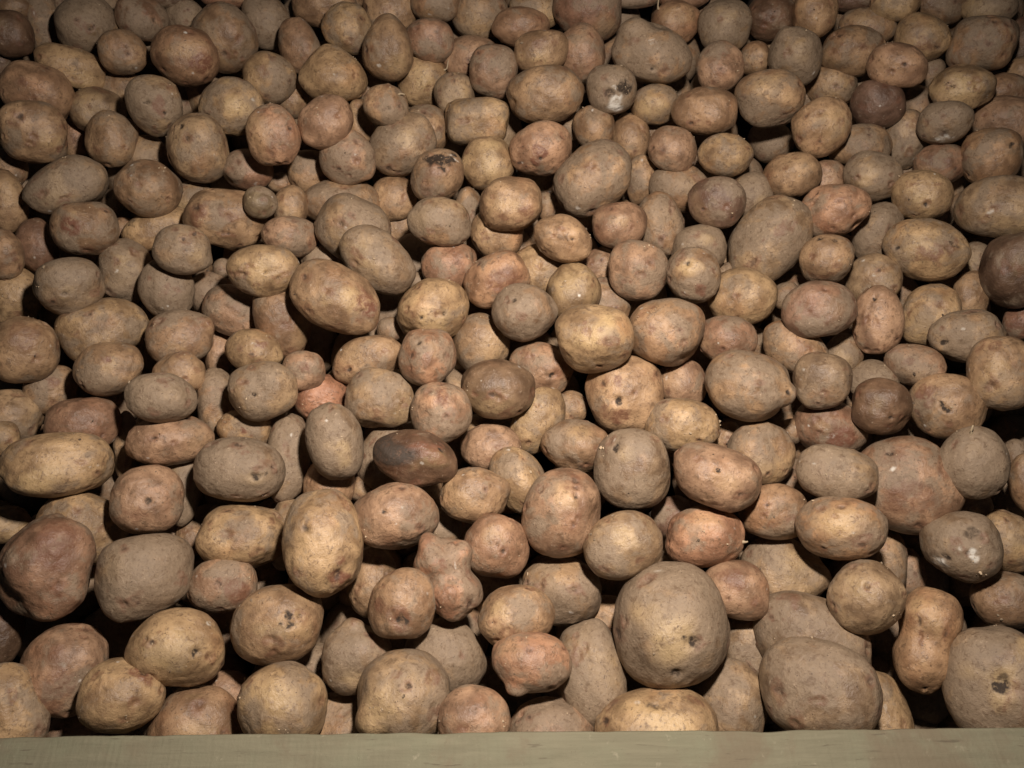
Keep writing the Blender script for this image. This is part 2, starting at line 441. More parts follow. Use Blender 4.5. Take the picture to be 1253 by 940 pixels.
 (1002,378,47,35,-3,3,'r',dict(d='oval potato half wine-red and half grey, right of centre', tint=(.95,1,1.1), marks=[('clean',.5,0,.5,.25)])),
 (1075,391,31,41,0,2,'p',dict(d='upright egg-shaped pinkish potato with one tiny dark eye', marks=[('pit',-.1,-.55,.06,.9)])),
 (1140,386,36,39,15,2,'y'),
 (1182,412,49,33,-4,3,'k',dict(lm='grey potato with a dark eye socket', d='pointed grey-tan potato with a dark eye socket at its left end', marks=[('pit',-.62,.2,.13,.9)], knob=[(175,.06,.4)])),
 (1228,457,47,46,0,3,'t',dict(d='round tan potato cut by the right edge, below the dark purple one')),
 (972,427,43,29,28,2,'t'),
 (1032,433,23,23,0,1,'k'),
 (1006,466,37,36,0,3,'g'),
 (1068,466,30,24,0,1,'k'),
 (1119,447,38,25,12,2,'p'),
 (1157,497,49,39,12,2,'t',dict(lm='potato with a black crack', d='rounded tan potato with a short curved black crack on top', marks=[('pit',-.12,-.05,.07,1),('pit',-.05,.08,.07,1),('pit',.03,.13,.06,.9),('scab',-.6,-.4,.3,.8)])),
 (1079,497,38,35,0,3,'d',dict(d='dark brown shiny potato touching the scabby red-brown one', tint=(1.8,1.7,1.6), marks=[('clean',-.1,-.1,.3,.3),('pit',.3,.4,.08,.8)])),
 (1015,524,46,34,18,2,'r',dict(lm='scabby red-brown potato', d='scabby red-brown potato with crusty pale patches, right of centre', marks=[('scab',.3,.3,.4,1),('white',.0,.3,.15,.6),('clean',-.1,-.1,.3,.4)])),
 (1250,394,22,20,0,1,'r',dict(tint=(.75,.6,.65))),
 (960,592,18,18,0,0,'p'),
 (968,528,14,16,0,0,'p'),
 # --- upper middle rows
 (81,228,53,34,-26,3,'g',dict(lm='pear-shaped grey-green potato', d='pear-shaped grey-green potato lying aslant near the upper left edge', pear=(155,.12), dent=[(60,.1,.4)], marks=[('clean',-.2,.2,.4,.5)])),
 (8,246,26,38,0,2,'t'),
 (10,206,24,21,30,1,'t'),
 (104,280,43,33,0,3,'b',dict(lm='brown potato with a red scar', d='brown oval potato with a rough red scar on its left half', tint=(.85,.85,.85), marks=[('scab',-.45,-.05,.4,1),('clean',-.35,-.2,.25,.7)])),
 (45,301,25,31,0,1,'r',dict(tint=(.75,.75,.8))),
 (5,312,25,31,0,2,'b'),
 (182,231,43,36,0,3,'b',dict(tint=(1.1,1.1,1.1))),
 (178,194,28,26,0,1,'t'),
 (193,281,40,23,-22,1,'y'),
 (225,306,38,31,14,3,'g'),
 (152,332,34,37,0,1,'g'),
 (85,351,45,36,-4,3,'g',dict(d='dark grey oval potato with a pale nick, at left', tint=(.85,.85,.85), marks=[('clean',.0,.1,.2,.4),('pit',-.1,.25,.07,.6)])),
 (204,355,34,37,-5,2,'g',dict(marks=[('scab',-.1,0,.2,.4)])),
 (18,366,33,37,0,1,'y'),
 (259,360,27,25,0,1,'p'),
 (277,268,51,36,10,2,'t',dict(marks=[('scab',-.6,-.2,.3,.8),('pit',-.6,-.3,.1,.6)])),
 (319,248,22,20,15,3,'g',dict(lm='tiny grey-green potato', d='tiny dark grey-green potato resting on larger tan ones', tint=(.62,.72,.66))),
 (236,241,21,17,0,0,'k'),
 (323,332,45,33,-6,3,'y',dict(d='golden oval potato with dark freckles, left of the long scab-ended one', marks=[('pit',0,.05,.06,.7),('clean',-.1,-.1,.4,.6)])),
 (272,329,11,13,0,0,'p'),
 (138,256,13,21,0,0,'k'),
 (152,283,16,17,0,0,'t'),
 (355,290,35,25,10,2,'p'),
 (357,254,21,25,0,1,'t'),
 (418,248,45,27,0,1,'t'),
 (433,281,46,39,30,2,'k'),
 (462,319,52,35,40,3,'g',dict(lm='smooth long grey potato', d='smooth long grey potato lying across another, pointing down right')),
 (482,243,27,25,0,1,'t',dict(knob=[(-20,.1,.3)])),
 (488,277,23,26,0,0,'t'),
 (535,216,33,34,0,3,'b',dict(lm='torn-topped potato', d='grey-brown potato with a torn black gash across its top', tint=(1.05,1.1,1.1), dent=[], marks=[('pit',-.25,-.62,.26,1),('pit',.1,-.62,.26,1),('pit',.38,-.55,.2,1),('pit',.2,-.3,.12,.9),('scab',0,-.5,.6,.5),('white',.58,-.62,.12,1)])),
 (538,272,40,31,10,3,'k',dict(knob=[(190,.06,.3)])),
 (550,326,34,29,0,2,'p',dict(d='smooth plain pink potato left of the rough orange one', tint=(1.0,.86,.84))),
 (607,342,40,31,-18,2,'o',dict(lm='rough orange potato', d='rough orange-brown potato near the centre top, partly covered', tint=(.78,.70,.70), marks=[('scab',.2,0,.6,.7)])),
 (608,286,32,32,0,2,'t'),
 (574,258,15,25,0,0,'t'),
 (392,319,21,19,0,0,'k'),
 (512,346,14,13,0,0,'k'),
 (625,250,39,34,0,3,'t',dict(marks=[('clean',-.3,0,.4,.5),('scab',.5,.3,.25,.7)])),
 (727,220,52,42,-38,3,'t',dict(lm='big smooth oval potato', d='big smooth oval tan potato slanting up to the right, upper middle')),
 (785,220,18,28,0,1,'t'),
 (689,292,38,29,22,3,'t',dict(marks=[('pit',.35,0,.07,.7)])),
 (758,276,34,29,0,3,'p',dict(tint=(.85,.78,.75), marks=[('clean',.1,-.1,.3,.6)])),
 (808,277,27,39,-5,1,'b',dict(tint=(1.25,1.25,1.2))),
 (832,231,35,27,0,1,'b'),
 (877,248,36,32,0,3,'u',dict(lm='round plum-brown potato', d='round matte plum-brown potato, upper right of the middle')),
 (781,331,37,38,0,3,'p',dict(knob=[(50,.05,.3)])),
 (855,305,31,28,0,1,'k',dict(marks=[('clean',.3,-.3,.4,.7)])),
 (848,337,34,35,-8,3,'t',dict(lm='potato with a pale glossy spot', d='rounded tan potato with a pale glossy spot and two eyes', marks=[('clean',-.1,-.25,.35,.9),('scab',.3,.45,.22,.8),('pit',-.15,-.4,.09,.7)])),  # the glossy spot is brightness painted into the skin colour
 (661,330,33,29,0,1,'y'),
 (702,357,33,35,-10,2,'y',dict(tint=(.85,.88,.85))),
 (740,371,29,29,0,1,'t'),
 (733,329,21,22,0,0,'p'),
 (669,253,11,18,0,0,'t'),
 (918,241,26,28,0,1,'k'),
 (890,337,16,16,0,0,'y'),
 (940,295,60,42,-48,2,'k',dict(d='large lumpy greyish potato left of the heart-shaped pink one', knob=[(120,.06,.5)])),
 (969,215,36,28,0,2,'t'),
 (1011,219,21,21,0,1,'p'),
 (1021,259,43,34,5,3,'p',dict(lm='heart-shaped pink potato', d='heart-shaped pink potato with a deep cleft on its right', tint=(1.08,.93,.88), dent=[(35,.26,.22)], knob=[(-14,.11,.4),(130,.06,.5)])),
 (1068,216,38,31,5,3,'k',dict(marks=[('clean',0,-.2,.4,.4)])),
 (1128,239,39,31,0,3,'y',dict(d='yellowish potato with one pitted eye in a pale patch, upper right', marks=[('pit',.15,.35,.09,.8),('clean',-.1,.1,.4,.7)])),
 (1132,306,54,39,16,3,'y',dict(lm='broad golden potato', d='broad golden-tan potato with a shallow scar, right side', marks=[('pit',-.6,0,.07,.9),('scab',0,.1,.25,.7),('clean',-.1,-.1,.5,.5)])),
 (1226,254,62,39,-8,3,'k',dict(lm='long potato cut by the right edge', d='long greyish tan potato cut by the right edge of the photo')),
 (1150,203,31,25,0,1,'r'),
 (1011,318,34,31,0,3,'t',dict(d='round tan potato with two black dots at its top edge', marks=[('pit',-.25,-.8,.1,1),('pit',.25,-.72,.09,1),('scab',-.1,.8,.2,.6)])),
 (1072,285,28,37,25,1,'g'),
 (1068,342,33,29,0,1,'k'),
 (1195,323,19,23,0,0,'k'),
 (1188,363,21,29,0,1,'t'),
 (1243,331,47,47,0,3,'d',dict(lm='dark purple potato', d='large dark purple potato with a paler blunt end at the right edge', tint=(.95,.92,1.0), marks=[('clean',.1,-.05,.3,.35),('scab',.1,0,.15,.6)])),
 (962,363,17,18,0,0,'p'),
 # --- top rows
 (46,114,47,35,14,2,'o',dict(d='orange-tan oval potato beneath a greenish one at the upper left edge', marks=[('scab',-.3,-.3,.15,.6)], tint=(.9,.92,.95))),
 (41,162,43,38,5,3,'t',dict(marks=[('clean',.3,.3,.3,.6),('scab',.6,.5,.12,1)])),
 (87,82,47,24,22,2,'y',dict(lm='finger-shaped potato', d='narrow finger-shaped tan potato in the upper left corner', tint=(.85,.83,.82), dent=[(-60,.06,.4)])),
 (52,28,21,38,0,1,'t'),
 (106,31,38,36,-15,2,'k'),
 (12,42,31,29,0,3,'d',dict(d='dark brown potato in the top left corner', tint=(1.5,1.4,1.4))),
 (18,8,26,18,0,2,'b'),
 (0,76,14,17,0,2,'u'),
 (151,64,31,28,0,3,'b',dict(d='small round brown potato with shiny specks, to the right of the finger-shaped one', tint=(1.2,1.2,1.15), marks=[('white',.4,.6,.07,1)])),  # the shiny speck is a highlight painted white
 (174,22,34,27,15,2,'p',dict(tint=(.85,.78,.74), marks=[('pit',.45,.1,.09,.7)])),
 (227,69,43,37,5,3,'r',dict(lm='shiny russet potato', d='shiny russet-red potato with a scarred right side, top left', tint=(1.25,1.3,1.15), marks=[('clean',.0,-.25,.4,.6),('scab',.4,.3,.35,1)])),
 (275,47,37,44,-30,2,'b',dict(tint=(1.1,1.1,1.1))),
 (226,21,23,22,0,1,'k'),
 (285,131,42,36,18,3,'y',dict(lm='lemon-tinged potato', d='lemon-tinged yellow potato with soft brown blotches, upper left', marks=[('clean',.1,-.1,.5,.9)])),
 (334,166,33,39,-15,3,'p',dict(d='smooth rosy egg-shaped potato right of the lemon-tinged one', tint=(.92,.80,.76))),
 (302,208,32,25,0,2,'r',dict(tint=(1.25,1.2,1.2))),
 (242,182,38,44,-8,3,'k',dict(marks=[('pit',-.45,-.55,.08,.7)], knob=[(20,.04,.3)])),
 (189,130,35,38,0,3,'k',dict(d='round grey-tan potato with a cluster of dark pits facing out, upper left', marks=[('pit',-.3,-.1,.1,.9),('scab',0,0,.25,.7),('pit',.25,.25,.06,.7)])),
 (150,110,29,21,0,1,'t'),
 (120,136,33,27,0,1,'k'),
 (137,171,33,33,15,2,'t'),
 (93,172,17,24,0,0,'p'),
 (82,6,17,14,0,1,'g'),
 (205,-3,24,14,0,2,'d'),
 (279,-5,34,15,0,2,'r',dict(tint=(.7,.6,.6))),
 (326,27,29,34,0,2,'g'),
 (330,96,33,31,10,2,'y',dict(tint=(.9,.88,.88))),
 (367,58,25,36,-8,2,'b',dict(d='drop-shaped mauve-brown potato with its narrow end up, top left', pear=(-90,.16), tint=(1.2,1.15,1.2))),
 (408,91,43,36,5,3,'y',dict(lm='squat triangular potato', d='squat triangular yellowish potato with a humped top, upper left', pear=(-90,.22), tint=(.92,.9,.9), dent=[(95,.07,.2)])),
 (425,35,31,32,0,2,'y',dict(dent=[(-80,.06,.25)])),
 (398,7,37,26,0,1,'b'),
 (474,59,32,42,0,3,'b',dict(lm='pear-shaped brown potato', d='pear-shaped olive-brown potato with its narrow end up, top middle', pear=(-90,.20), tint=(1.15,1.2,1.15))),
 (478,13,31,28,0,1,'t'),
 (527,51,28,28,0,2,'r',dict(tint=(1.15,1.15,1.15))),
 (517,97,28,31,0,1,'y',dict(d='golden potato half hidden behind the pear-shaped brown one', marks=[('clean',.1,-.1,.5,.7)])),
 (533,2,30,25,0,2,'b'),
 (587,17,32,32,0,1,'t'),
 (576,70,31,25,-10,1,'p'),
 (604,88,29,33,0,2,'p',dict(tint=(.82,.82,.85))),
 (472,129,28,27,0,3,'t',dict(marks=[('pit',.1,.1,.07,.6)])),
 (399,150,36,32,-32,3,'p',dict(tint=(.88,.85,.85), knob=[(140,.08,.3)])),
 (358,123,18,19,0,0,'t'),
 (426,194,36,33,25,2,'p',dict(knob=[(35,.12,.3),(-80,.06,.3)], tint=(.9,.86,.82))),
 (440,152,15,26,0,0,'t'),
 (378,212,24,26,0,1,'t'),
 (492,178,42,36,-25,2,'g',dict(marks=[('clean',.1,-.2,.3,.5)])),
 (520,158,28,28,0,1,'t'),
 (584,149,39,29,0,2,'y',dict(lm='block-shaped potato', d='block-shaped yellow-tan potato with flat sides, top middle', block=3.4, tint=(.88,.88,.88))),
 (556,118,23,27,0,1,'k'),
 (597,200,32,32,0,2,'y',dict(d='plain pale yellow potato right of the torn-topped one', marks=[('clean',0,0,.6,.8)])),
 (342,223,16,12,0,0,'b'),
 (637,33,36,25,0,3,'r',dict(d='glossy chestnut oval potato at the top, left of the reddest one', tint=(1.0,1.05,.95))),
 (655,12,29,25,0,1,'y'),
 (662,64,34,27,-3,3,'t',dict(marks=[('clean',0,.3,.4,.8)])),
 (712,66,28,37,-10,2,'p',dict(tint=(.82,.75,.73))),
 (720,8,42,41,10,2,'r',dict(lm='wine-red potato', d='wine-red potato cut by the top edge, right of the middle', tint=(.9,.8,.85))),
 (798,65,50,40,8,3,'t',dict(lm='three-lobed potato', d='bulky three-lobed tan potato with a mouldy speck, top right of middle', knob=[(-125,.22,.32),(20,.14,.4),(165,.12,.4)], dent=[(-82,.14,.3),(92,.08,.3)], marks=[('white',0,-.35,.1,.8),('pit',0,.45,.06,.7)])),
 (827,28,30,27,0,2,'o',dict(tint=(.85,.78,.78))),
 (886,32,33,32,0,2,'k',dict(marks=[('clean',0,-.3,.4,.5)])),
 (881,83,30,33,-8,3,'p',dict(knob=[(-90,.06,.3)])),
 (667,117,48,37,-3,3,'t',dict(lm='large plain tan potato', d='large plain tan potato with a folded left end, upper middle', dent=[(165,.08,.2)])),
 (748,110,31,31,0,3,'g',dict(lm='mouldy potato', d='round grey potato with a black rotten patch and white mould', marks=[('pit',.45,-.2,.32,.85),('pit',-.1,.1,.25,.6),('white',.2,.6,.34,1),('white',.1,-.1,.12,.8)])),
 (801,128,29,25,5,2,'y',dict(d='small pale yellow potato right of the mouldy potato', marks=[('clean',0,.1,.7,.7)])),
 (862,136,41,30,5,3,'b',dict(knob=[(-95,.07,.3)], tint=(1.2,1.2,1.2))),
 (662,183,39,34,-12,3,'p',dict(d='reddish-tan potato with a rusty scar in its middle, upper middle', tint=(.95,.85,.8), marks=[('scab',0,.15,.3,1),('pit',0,.3,.07,.8),('white',-.6,.45,.06,1)])),
 (726,157,25,27,0,2,'b',dict(tint=(1.25,1.25,1.2))),
 (771,169,23,28,-5,1,'t'),
 (695,156,15,16,0,0,'t'),
 (823,183,30,28,20,2,'p'),
 (887,190,35,27,0,3,'y'),
 (924,72,18,20,0,1,'t'),
 (775,-2,30,12,0,1,'r'),
 (836,-5,32,15,0,1,'r'),
 (943,22,29,28,0,2,'d',dict(tint=(1.5,1.4,1.4))),
 (997,17,28,33,0,3,'t',dict(tint=(1.1,1.08,1.02))),
 (973,70,34,37,15,3,'k',dict(knob=[(-125,.08,.25)], marks=[('clean',.1,-.1,.4,.4)])),
 (941,121,44,37,5,3,'t',dict(lm='wide tan potato by a black gap', d='wide rounded tan potato with a black gap below it, upper right', marks=[('clean',-.2,-.3,.4,.5)])),
 (1043,63,40,31,-5,2,'b',dict(tint=(1.35,1.35,1.3))),
 (1062,32,33,21,5,1,'t'),
 (1095,4,31,23,0,2,'y'),
 (1047,-3,26,17,0,1,'u'),
 (1129,46,34,29,10,2,'y',dict(marks=[('scab',.1,.2,.3,.7)], tint=(.9,.9,.9))),
 (1151,4,31,26,0,1,'b'),
 (1098,81,38,29,12,3,'p',dict(tint=(.88,.82,.78))),
 (1202,55,42,36,5,3,'b',dict(lm='squared brown potato', d='squared-off brown potato in the top right corner area', block=3.0, tint=(1.2,1.2,1.15))),
 (1210,7,33,24,0,1,'k'),
 (1177,108,41,29,5,3,'y',dict(lm='bright yellow oval potato', d='bright yellow oval potato near the top right', marks=[('clean',0,-.05,.7,1)])),
 (1156,150,36,26,-5,3,'g',dict(lm='grey potato with white chips', d='flattish grey potato with white chipped flesh along its lower edge', marks=[('white',.1,.75,.22,1),('white',-.15,.8,.16,1),('pit',0,.6,.2,.5)])),
 (1212,192,40,35,-5,3,'b',dict(d='brown potato with one round black hole near its upper right', tint=(1.25,1.2,1.1), marks=[('pit',.5,-.4,.11,1)])),
 (1230,151,40,31,0,1,'p'),
 (1229,110,29,19,0,1,'b'),
 (1250,55,18,31,0,1,'u'),
 (1249,90,17,19,0,1,'t'),
 (1074,128,34,29,0,2,'u',dict(d='purplish matte potato in the upper right between tan ones', tint=(1.2,1.15,1.2))),
 (1017,106,29,25,5,1,'t'),
 (1006,156,39,35,-22,3,'t',dict(tint=(1.05,1.02,1))),
 (1052,178,39,26,3,2,'t'),
 (1106,172,27,34,0,1,'k'),
 (1122,129,16,21,0,0,'p'),
 (1140,90,15,19,0,0,'k'),
]
P = [(r + ({},)) if len(r) == 7 else r for r in P]
peep = sorted((r for r in P if r[5] == 0), key=lambda r: r[2] * r[3])[:max(0, len(P) - 300)]
P = [r for r in P if r not in peep]        # the least visible join the uncounted potatoes of the heap
N = len(P)
A = np.array([r[:6] for r in P], float)
cx, cy, rx, ry, rot, lvl = A.T
rot = np.radians(rot)
grow = np.where(lvl == 0, 1.18, np.where(lvl == 1, 1.10, np.where(lvl == 2, 1.03, 1.0)))   # lower ones reach under their neighbours
rx, ry = rx * grow, ry * grow

# the heap settles: potatoes lying over others are lifted towards the lens until they only touch
Z0 = np.array([heap_depth(y) for y in cy])
Zb = Z0 + (2.2 - lvl) * 0.017
rm = np.sqrt(rx * ry)
crel = np.array([0.86 + 0.14 * random.random() for _ in P])
cz = crel * np.minimum(rm, 1.15 * np.minimum(rx, ry))
key = lvl * 10000 + cy
def ext(i, th):                            # half-extent of the outline towards th
    a = th - rot[i]
    return 1 / math.sqrt((math.cos(a) / rx[i]) ** 2 + (math.sin(a) / ry[i]) ** 2)
pairs = []
for i in range(N):
    for j in range(i + 1, N):
        dx, dy = cx[j] - cx[i], cy[j] - cy[i]
        d = math.hypot(dx, dy)
        if d > 150:
            continue
        th = math.atan2(dy, dx)
        t = d / (ext(i, th) + ext(j, th))
        if t < 1:
            f, b = (i, j) if key[i] > key[j] else (j, i)
            pairs.append((f, b, 0.74 * (cz[f] + cz[b]) * math.sqrt(1 - t * t) / F))
pf = np.array([p[0] for p in pairs]); pb = np.array([p[1] for p in pairs]); need = np.array([p[2] for p in pairs])
Z = Zb.copy()
for it in range(700):
    gap = need * Z[pf] - (Z[pb] - Z[pf])
    push = np.maximum(gap, 0) * 0.5
    mv = np.zeros(N); cnt = np.zeros(N)
    np.add.at(mv, pb, push); np.add.at(mv, pf, -push)
    np.add.at(cnt, pb, gap > 0); np.add.at(cnt, pf, gap > 0)
    Z += mv / np.maximum(cnt, 1) * 0.8 + (Zb - Z) * (0.04 if it < 550 else 0.008)

def sphere(sub):
    bm = bmesh.new()
    bmesh.ops.create_icosphere(bm, subdivisions=sub, radius=1)
    me = bpy.data.meshes.new('template')
    bm.to_mesh(me); bm.free()
    for p in me.polygons:
        p.use_smooth = True
    co = np.empty(len(me.vertices) * 3, np.float32)
    me.vertices.foreach_get('co', co)
    return me, co.reshape(-1, 3).astype(float)
SPH = {5: sphere(5), 6: sphere(6), 4: sphere(4)}

def waves(pts, freq, n, seed):             # smooth random undulation over a sphere
    r = np.random.default_rng(seed)
    out = np.zeros(len(pts))
    for _ in range(n):
        k = r.normal(size=3)
        k *= freq * r.uniform(0.6, 1.4) / np.linalg.norm(k)
        out += np.sin(pts @ k + r.uniform(0, 6.28))
    return out / math.sqrt(n)

def bump(pts, d, width):
    ang = np.arccos(np.clip(pts @ d, -1, 1))
    return np.exp(-(ang / width) ** 2)

def disc(pts, d, radius, seed, soft=0.5):
    ang = np.arccos(np.clip(pts @ d, -1, 1)) / radius
    ang = ang * (1 + 0.34 * waves(pts, 3.5 / max(radius, .10), 7, seed))
    f = np.clip((1.0 + soft * .3 - ang) / soft, 0, 1)
    return f * f * (3 - 2 * f)

def potato_shape(pts, e, a, b, c, tilt, seed):
    """pts on the unit sphere: x along the outline's first axis, y down its second, z to the lens side"""
    r = np.random.default_rng(seed)
    lumps = e.get('lumps', 1.0)
    p = e.get('block', r.uniform(2.02, 2.35))
    rad = 1 / (np.abs(pts) ** p).sum(1) ** (1 / p)
    rad = rad / (1 + (p - 2) * 0.07)
    rad = rad * (1 + lumps * (0.062 * waves(pts, 2.6, 8, seed + 1) + 0.028 * waves(pts, 5.5, 10, seed + 2)
                      + 0.007 * waves(pts, 15, 12, seed + 3) + 0.0025 * waves(pts, 30, 14, seed + 4)))
    marks = np.zeros((len(pts), 4))
    def flat(deg):                          # direction in the picture plane, in the potato's own axes
        t = math.radians(deg) - tilt
        v = np.array([math.cos(t) / 1, math.sin(t), 0.35])
        return v / np.linalg.norm(v)
    for deg, am, wd in e.get('knob', []):
        rad = rad * (1 + am * 1.25 * np.exp(-(np.arccos(np.clip(pts @ flat(deg), -1, 1)) / (wd * 1.25)) ** 3))
    for deg, am, wd in e.get('dent', []):
        rad = rad * (1 - am * bump(pts, flat(deg), wd))
    if 'knob' not in e and 'dent' not in e and r.random() < .6:
        rad = rad * (1 + r.uniform(-.11, .10) * bump(pts, flat(r.uniform(0, 360)), r.uniform(.25, .5)))
    co = pts * rad[:, None]
    if 'pear' in e:
        deg, k = e['pear']
        t = math.radians(deg) - tilt
        d = np.array([math.cos(t), math.sin(t), 0])
        s = co @ d
        along = s[:, None] * d
        co = along + (co - along) * (1 - k * s - k * 0.5 * s * s)[:, None]
    if 'waist' in e:
        s = co[:, 1] - (-0.05)
        k = 1 - e['waist'] * 1.5 * np.exp(-(s / 0.30) ** 2)
        co[:, 0] *= k; co[:, 2] *= k
    nrm = co / np.linalg.norm(co, axis=1)[:, None]
    # eyes: small sunken pits with a brow above, set in a loose spiral
    ds = []
    for i in range(r.integers(7, 13)):
        v = r.normal(size=3)
        v[2] = abs(v[2]) * (1 if i % 3 else -1)
        ds.append((v / np.linalg.norm(v), r.uniform(0.05, 0.10), r.uniform(0.3, 1.2), max(0, r.uniform(-0.6, 0.9))))
    disp = np.zeros(len(pts))
    for i in range(r.integers(3, 7)):
        v = r.normal(size=3); v[2] = abs(v[2]) * (1 if i % 2 else r.choice([-1, 1])); v /= np.linalg.norm(v)
        disp -= r.uniform(-.03, .055) * lumps * bump(pts, v, r.uniform(.22, .42))
    for d, wd, st, dark in ds:
        g_ = bump(pts, d, wd)
        disp -= 0.054 * st * g_ * (wd / .08)
        side = np.cross(d, r.normal(size=3)); side /= np.linalg.norm(side)
        d2 = d + side * wd * 1.5; d2 /= np.linalg.norm(d2)
        disp += 0.028 * st * bump(pts, d2, wd * 1.3)
        marks[:, 0] = np.maximum(marks[:, 0], dark * 0.75 * disc(pts, d, wd * 0.85, seed + 9))
        marks[:, 2] = np.maximum(marks[:, 2], 0.5 * disc(pts, d, wd * 2.0, seed + 8))
    if 'marks' not in e and r.random() < .55:  # pale patch towards the lens: rubbed skin and painted soft highlight
        v = r.normal(size=3) * .5; v[2] = 1; v /= np.linalg.norm(v)
        marks[:, 1] = np.maximum(marks[:, 1], r.uniform(.2, .6) * disc(pts, v, r.uniform(.4, .8), seed + 6, 1.1))
    for q in range(r.integers(0, 3)):  # tiny white specks: bits of highlight put into the colour
        v = r.normal(size=3); v[2] = abs(v[2]); v /= np.linalg.norm(v)
        marks[:, 3] = np.maximum(marks[:, 3], r.uniform(.4, 1) * disc(pts, v, r.uniform(.025, .06), seed + 60 + q))
    for q, (kind, u, v, rd, st) in enumerate(e.get('marks', [])):
        x, y = u * math.cos(tilt) + v * math.sin(tilt), -u * math.sin(tilt) + v * math.cos(tilt)
        s = min(x * x + y * y, 0.97)
        d = np.array([x, y, math.sqrt(1 - s)]); d /= np.linalg.norm(d)
        f = disc(pts, d, rd, seed + 20 + q, 1.1 if kind == 'clean' else 0.6) * st
        ch = {'pit': 0, 'clean': 1, 'scab': 2, 'white': 3}[kind]
        marks[:, ch] = np.maximum(marks[:, ch], f)
        if kind == 'pit' and rd < 0.28:
            disp -= 0.075 * bump(pts, d, rd * 1.2) * min(1, rd / .08)
            side = np.cross(d, np.array([1, .2, .1])); side /= np.linalg.norm(side)
            d2 = d + side * rd * 1.9; d2 /= np.linalg.norm(d2)
            disp += 0.03 * bump(pts, d2, rd * 1.5) * min(1, rd / .08)
        if kind == 'scab':
            disp += 0.012 * f * waves(pts, 16, 8, seed + 40)
        if kind == 'white':
            disp -= 0.02 * f
    co = co + nrm * disp[:, None]
    for ax in (0, 1, 2):                     # keep the outline's measured size
        lo, hi = co[:, ax].min(), co[:, ax].max()
        co[:, ax] = (co[:, ax] - (lo + hi) / 2) * 2 / (hi - lo)
    co = co * np.array([a, b, c])
    return co, marks

def potato_mesh(name, co, marks, sub):
    me = SPH[sub][0].copy()
    me.name = name
    # picture y runs down: turn it into a right-handed frame with y up
    q = co.copy(); q[:, 1] *= -1
    if True:
        me.flip_normals()
    me.vertices.foreach_set('co', q.astype(np.float32).ravel())
    at = me.attributes.new('marks', 'FLOAT_COLOR', 'POINT')
    at.data.foreach_set('color', marks.astype(np.float32).ravel())
    me.update()
    me.materials.append(SKIN)
    return me

def frame_of(px, py, tilt):
    z = -(RC @ ray(px, py)).normalized()                    # towards the lens
    x = RC @ Vector((1, 0, 0)); x = (x - z * x.dot(z)).normalized()
    y = z.cross(x)
    # tilt is clockwise in the picture
    xt = x * math.cos(tilt) - y * math.sin(tilt)
    yt = x * math.sin(tilt) + y * math.cos(tilt)
    return Matrix((xt, yt, z)).transposed()

# ------------------------------------------------------------------ what each potato is called
lms = [i for i, r in enumerate(P) if 'lm' in r[7]]
SECT = ['right', 'lower right', 'below', 'lower left', 'left', 'upper left', 'above', 'upper right']
def sector(i, j):
    return int(round(math.atan2(cy[j] - cy[i], cx[j] - cx[i]) / (math.pi / 4))) % 8
ORD = ['nearest', 'second', 'third', 'fourth', 'fifth', 'sixth', 'seventh', 'eighth']
size_m = rm * Z / F
med = float(np.median(size_m[lvl >= 2]))
def label_for(j):
    e = P[j][7]
    if 'd' in e:
        return e['d']
    best = None
    for i in lms:
        s = sector(i, j)
        d = math.hypot(cx[i] - cx[j], cy[i] - cy[j])
        k = sum(1 for q in range(N) if q != i and sector(i, q) == s and math.hypot(cx[i] - cx[q], cy[i] - cy[q]) < d)
        sc = k + d / 150
        if k < len(ORD) and (best is None or sc < best[0]):
            best = (sc, i, s, k)
    _, i, s, k = best
    q = size_m[j] / med
    if lvl[j] == 0:
        sz = 'half-buried '
    elif lvl[j] == 1:
        sz = 'partly hidden '
    else:
        sz = 'small ' if q < .86 else 'large ' if q > 1.22 else ''
    lo, hi = max(rx[j], ry[j]), min(rx[j], ry[j])
    shp = 'oblong ' if lo / hi > 1.45 else 'round ' if lo / hi < 1.1 and lvl[j] > 1 else ''
    w = SECT[s]
    wh = w + ' the' if w in ('above', 'below') else 'to the %s of the' % w
    tail = '%s potato, %s %s %s' % (COL[P[j][6]][2], ORD[k], wh, P[i][7]['lm'])
    for pre in (sz + shp, sz, shp, ''):
        if len((pre + tail).replace('-', ' ').split()) <= 16:
            break
    return (pre + tail) if len((pre + tail).split()) <= 16 else tail.replace(' to the ', ' ').replace(' of the ', ' of ')

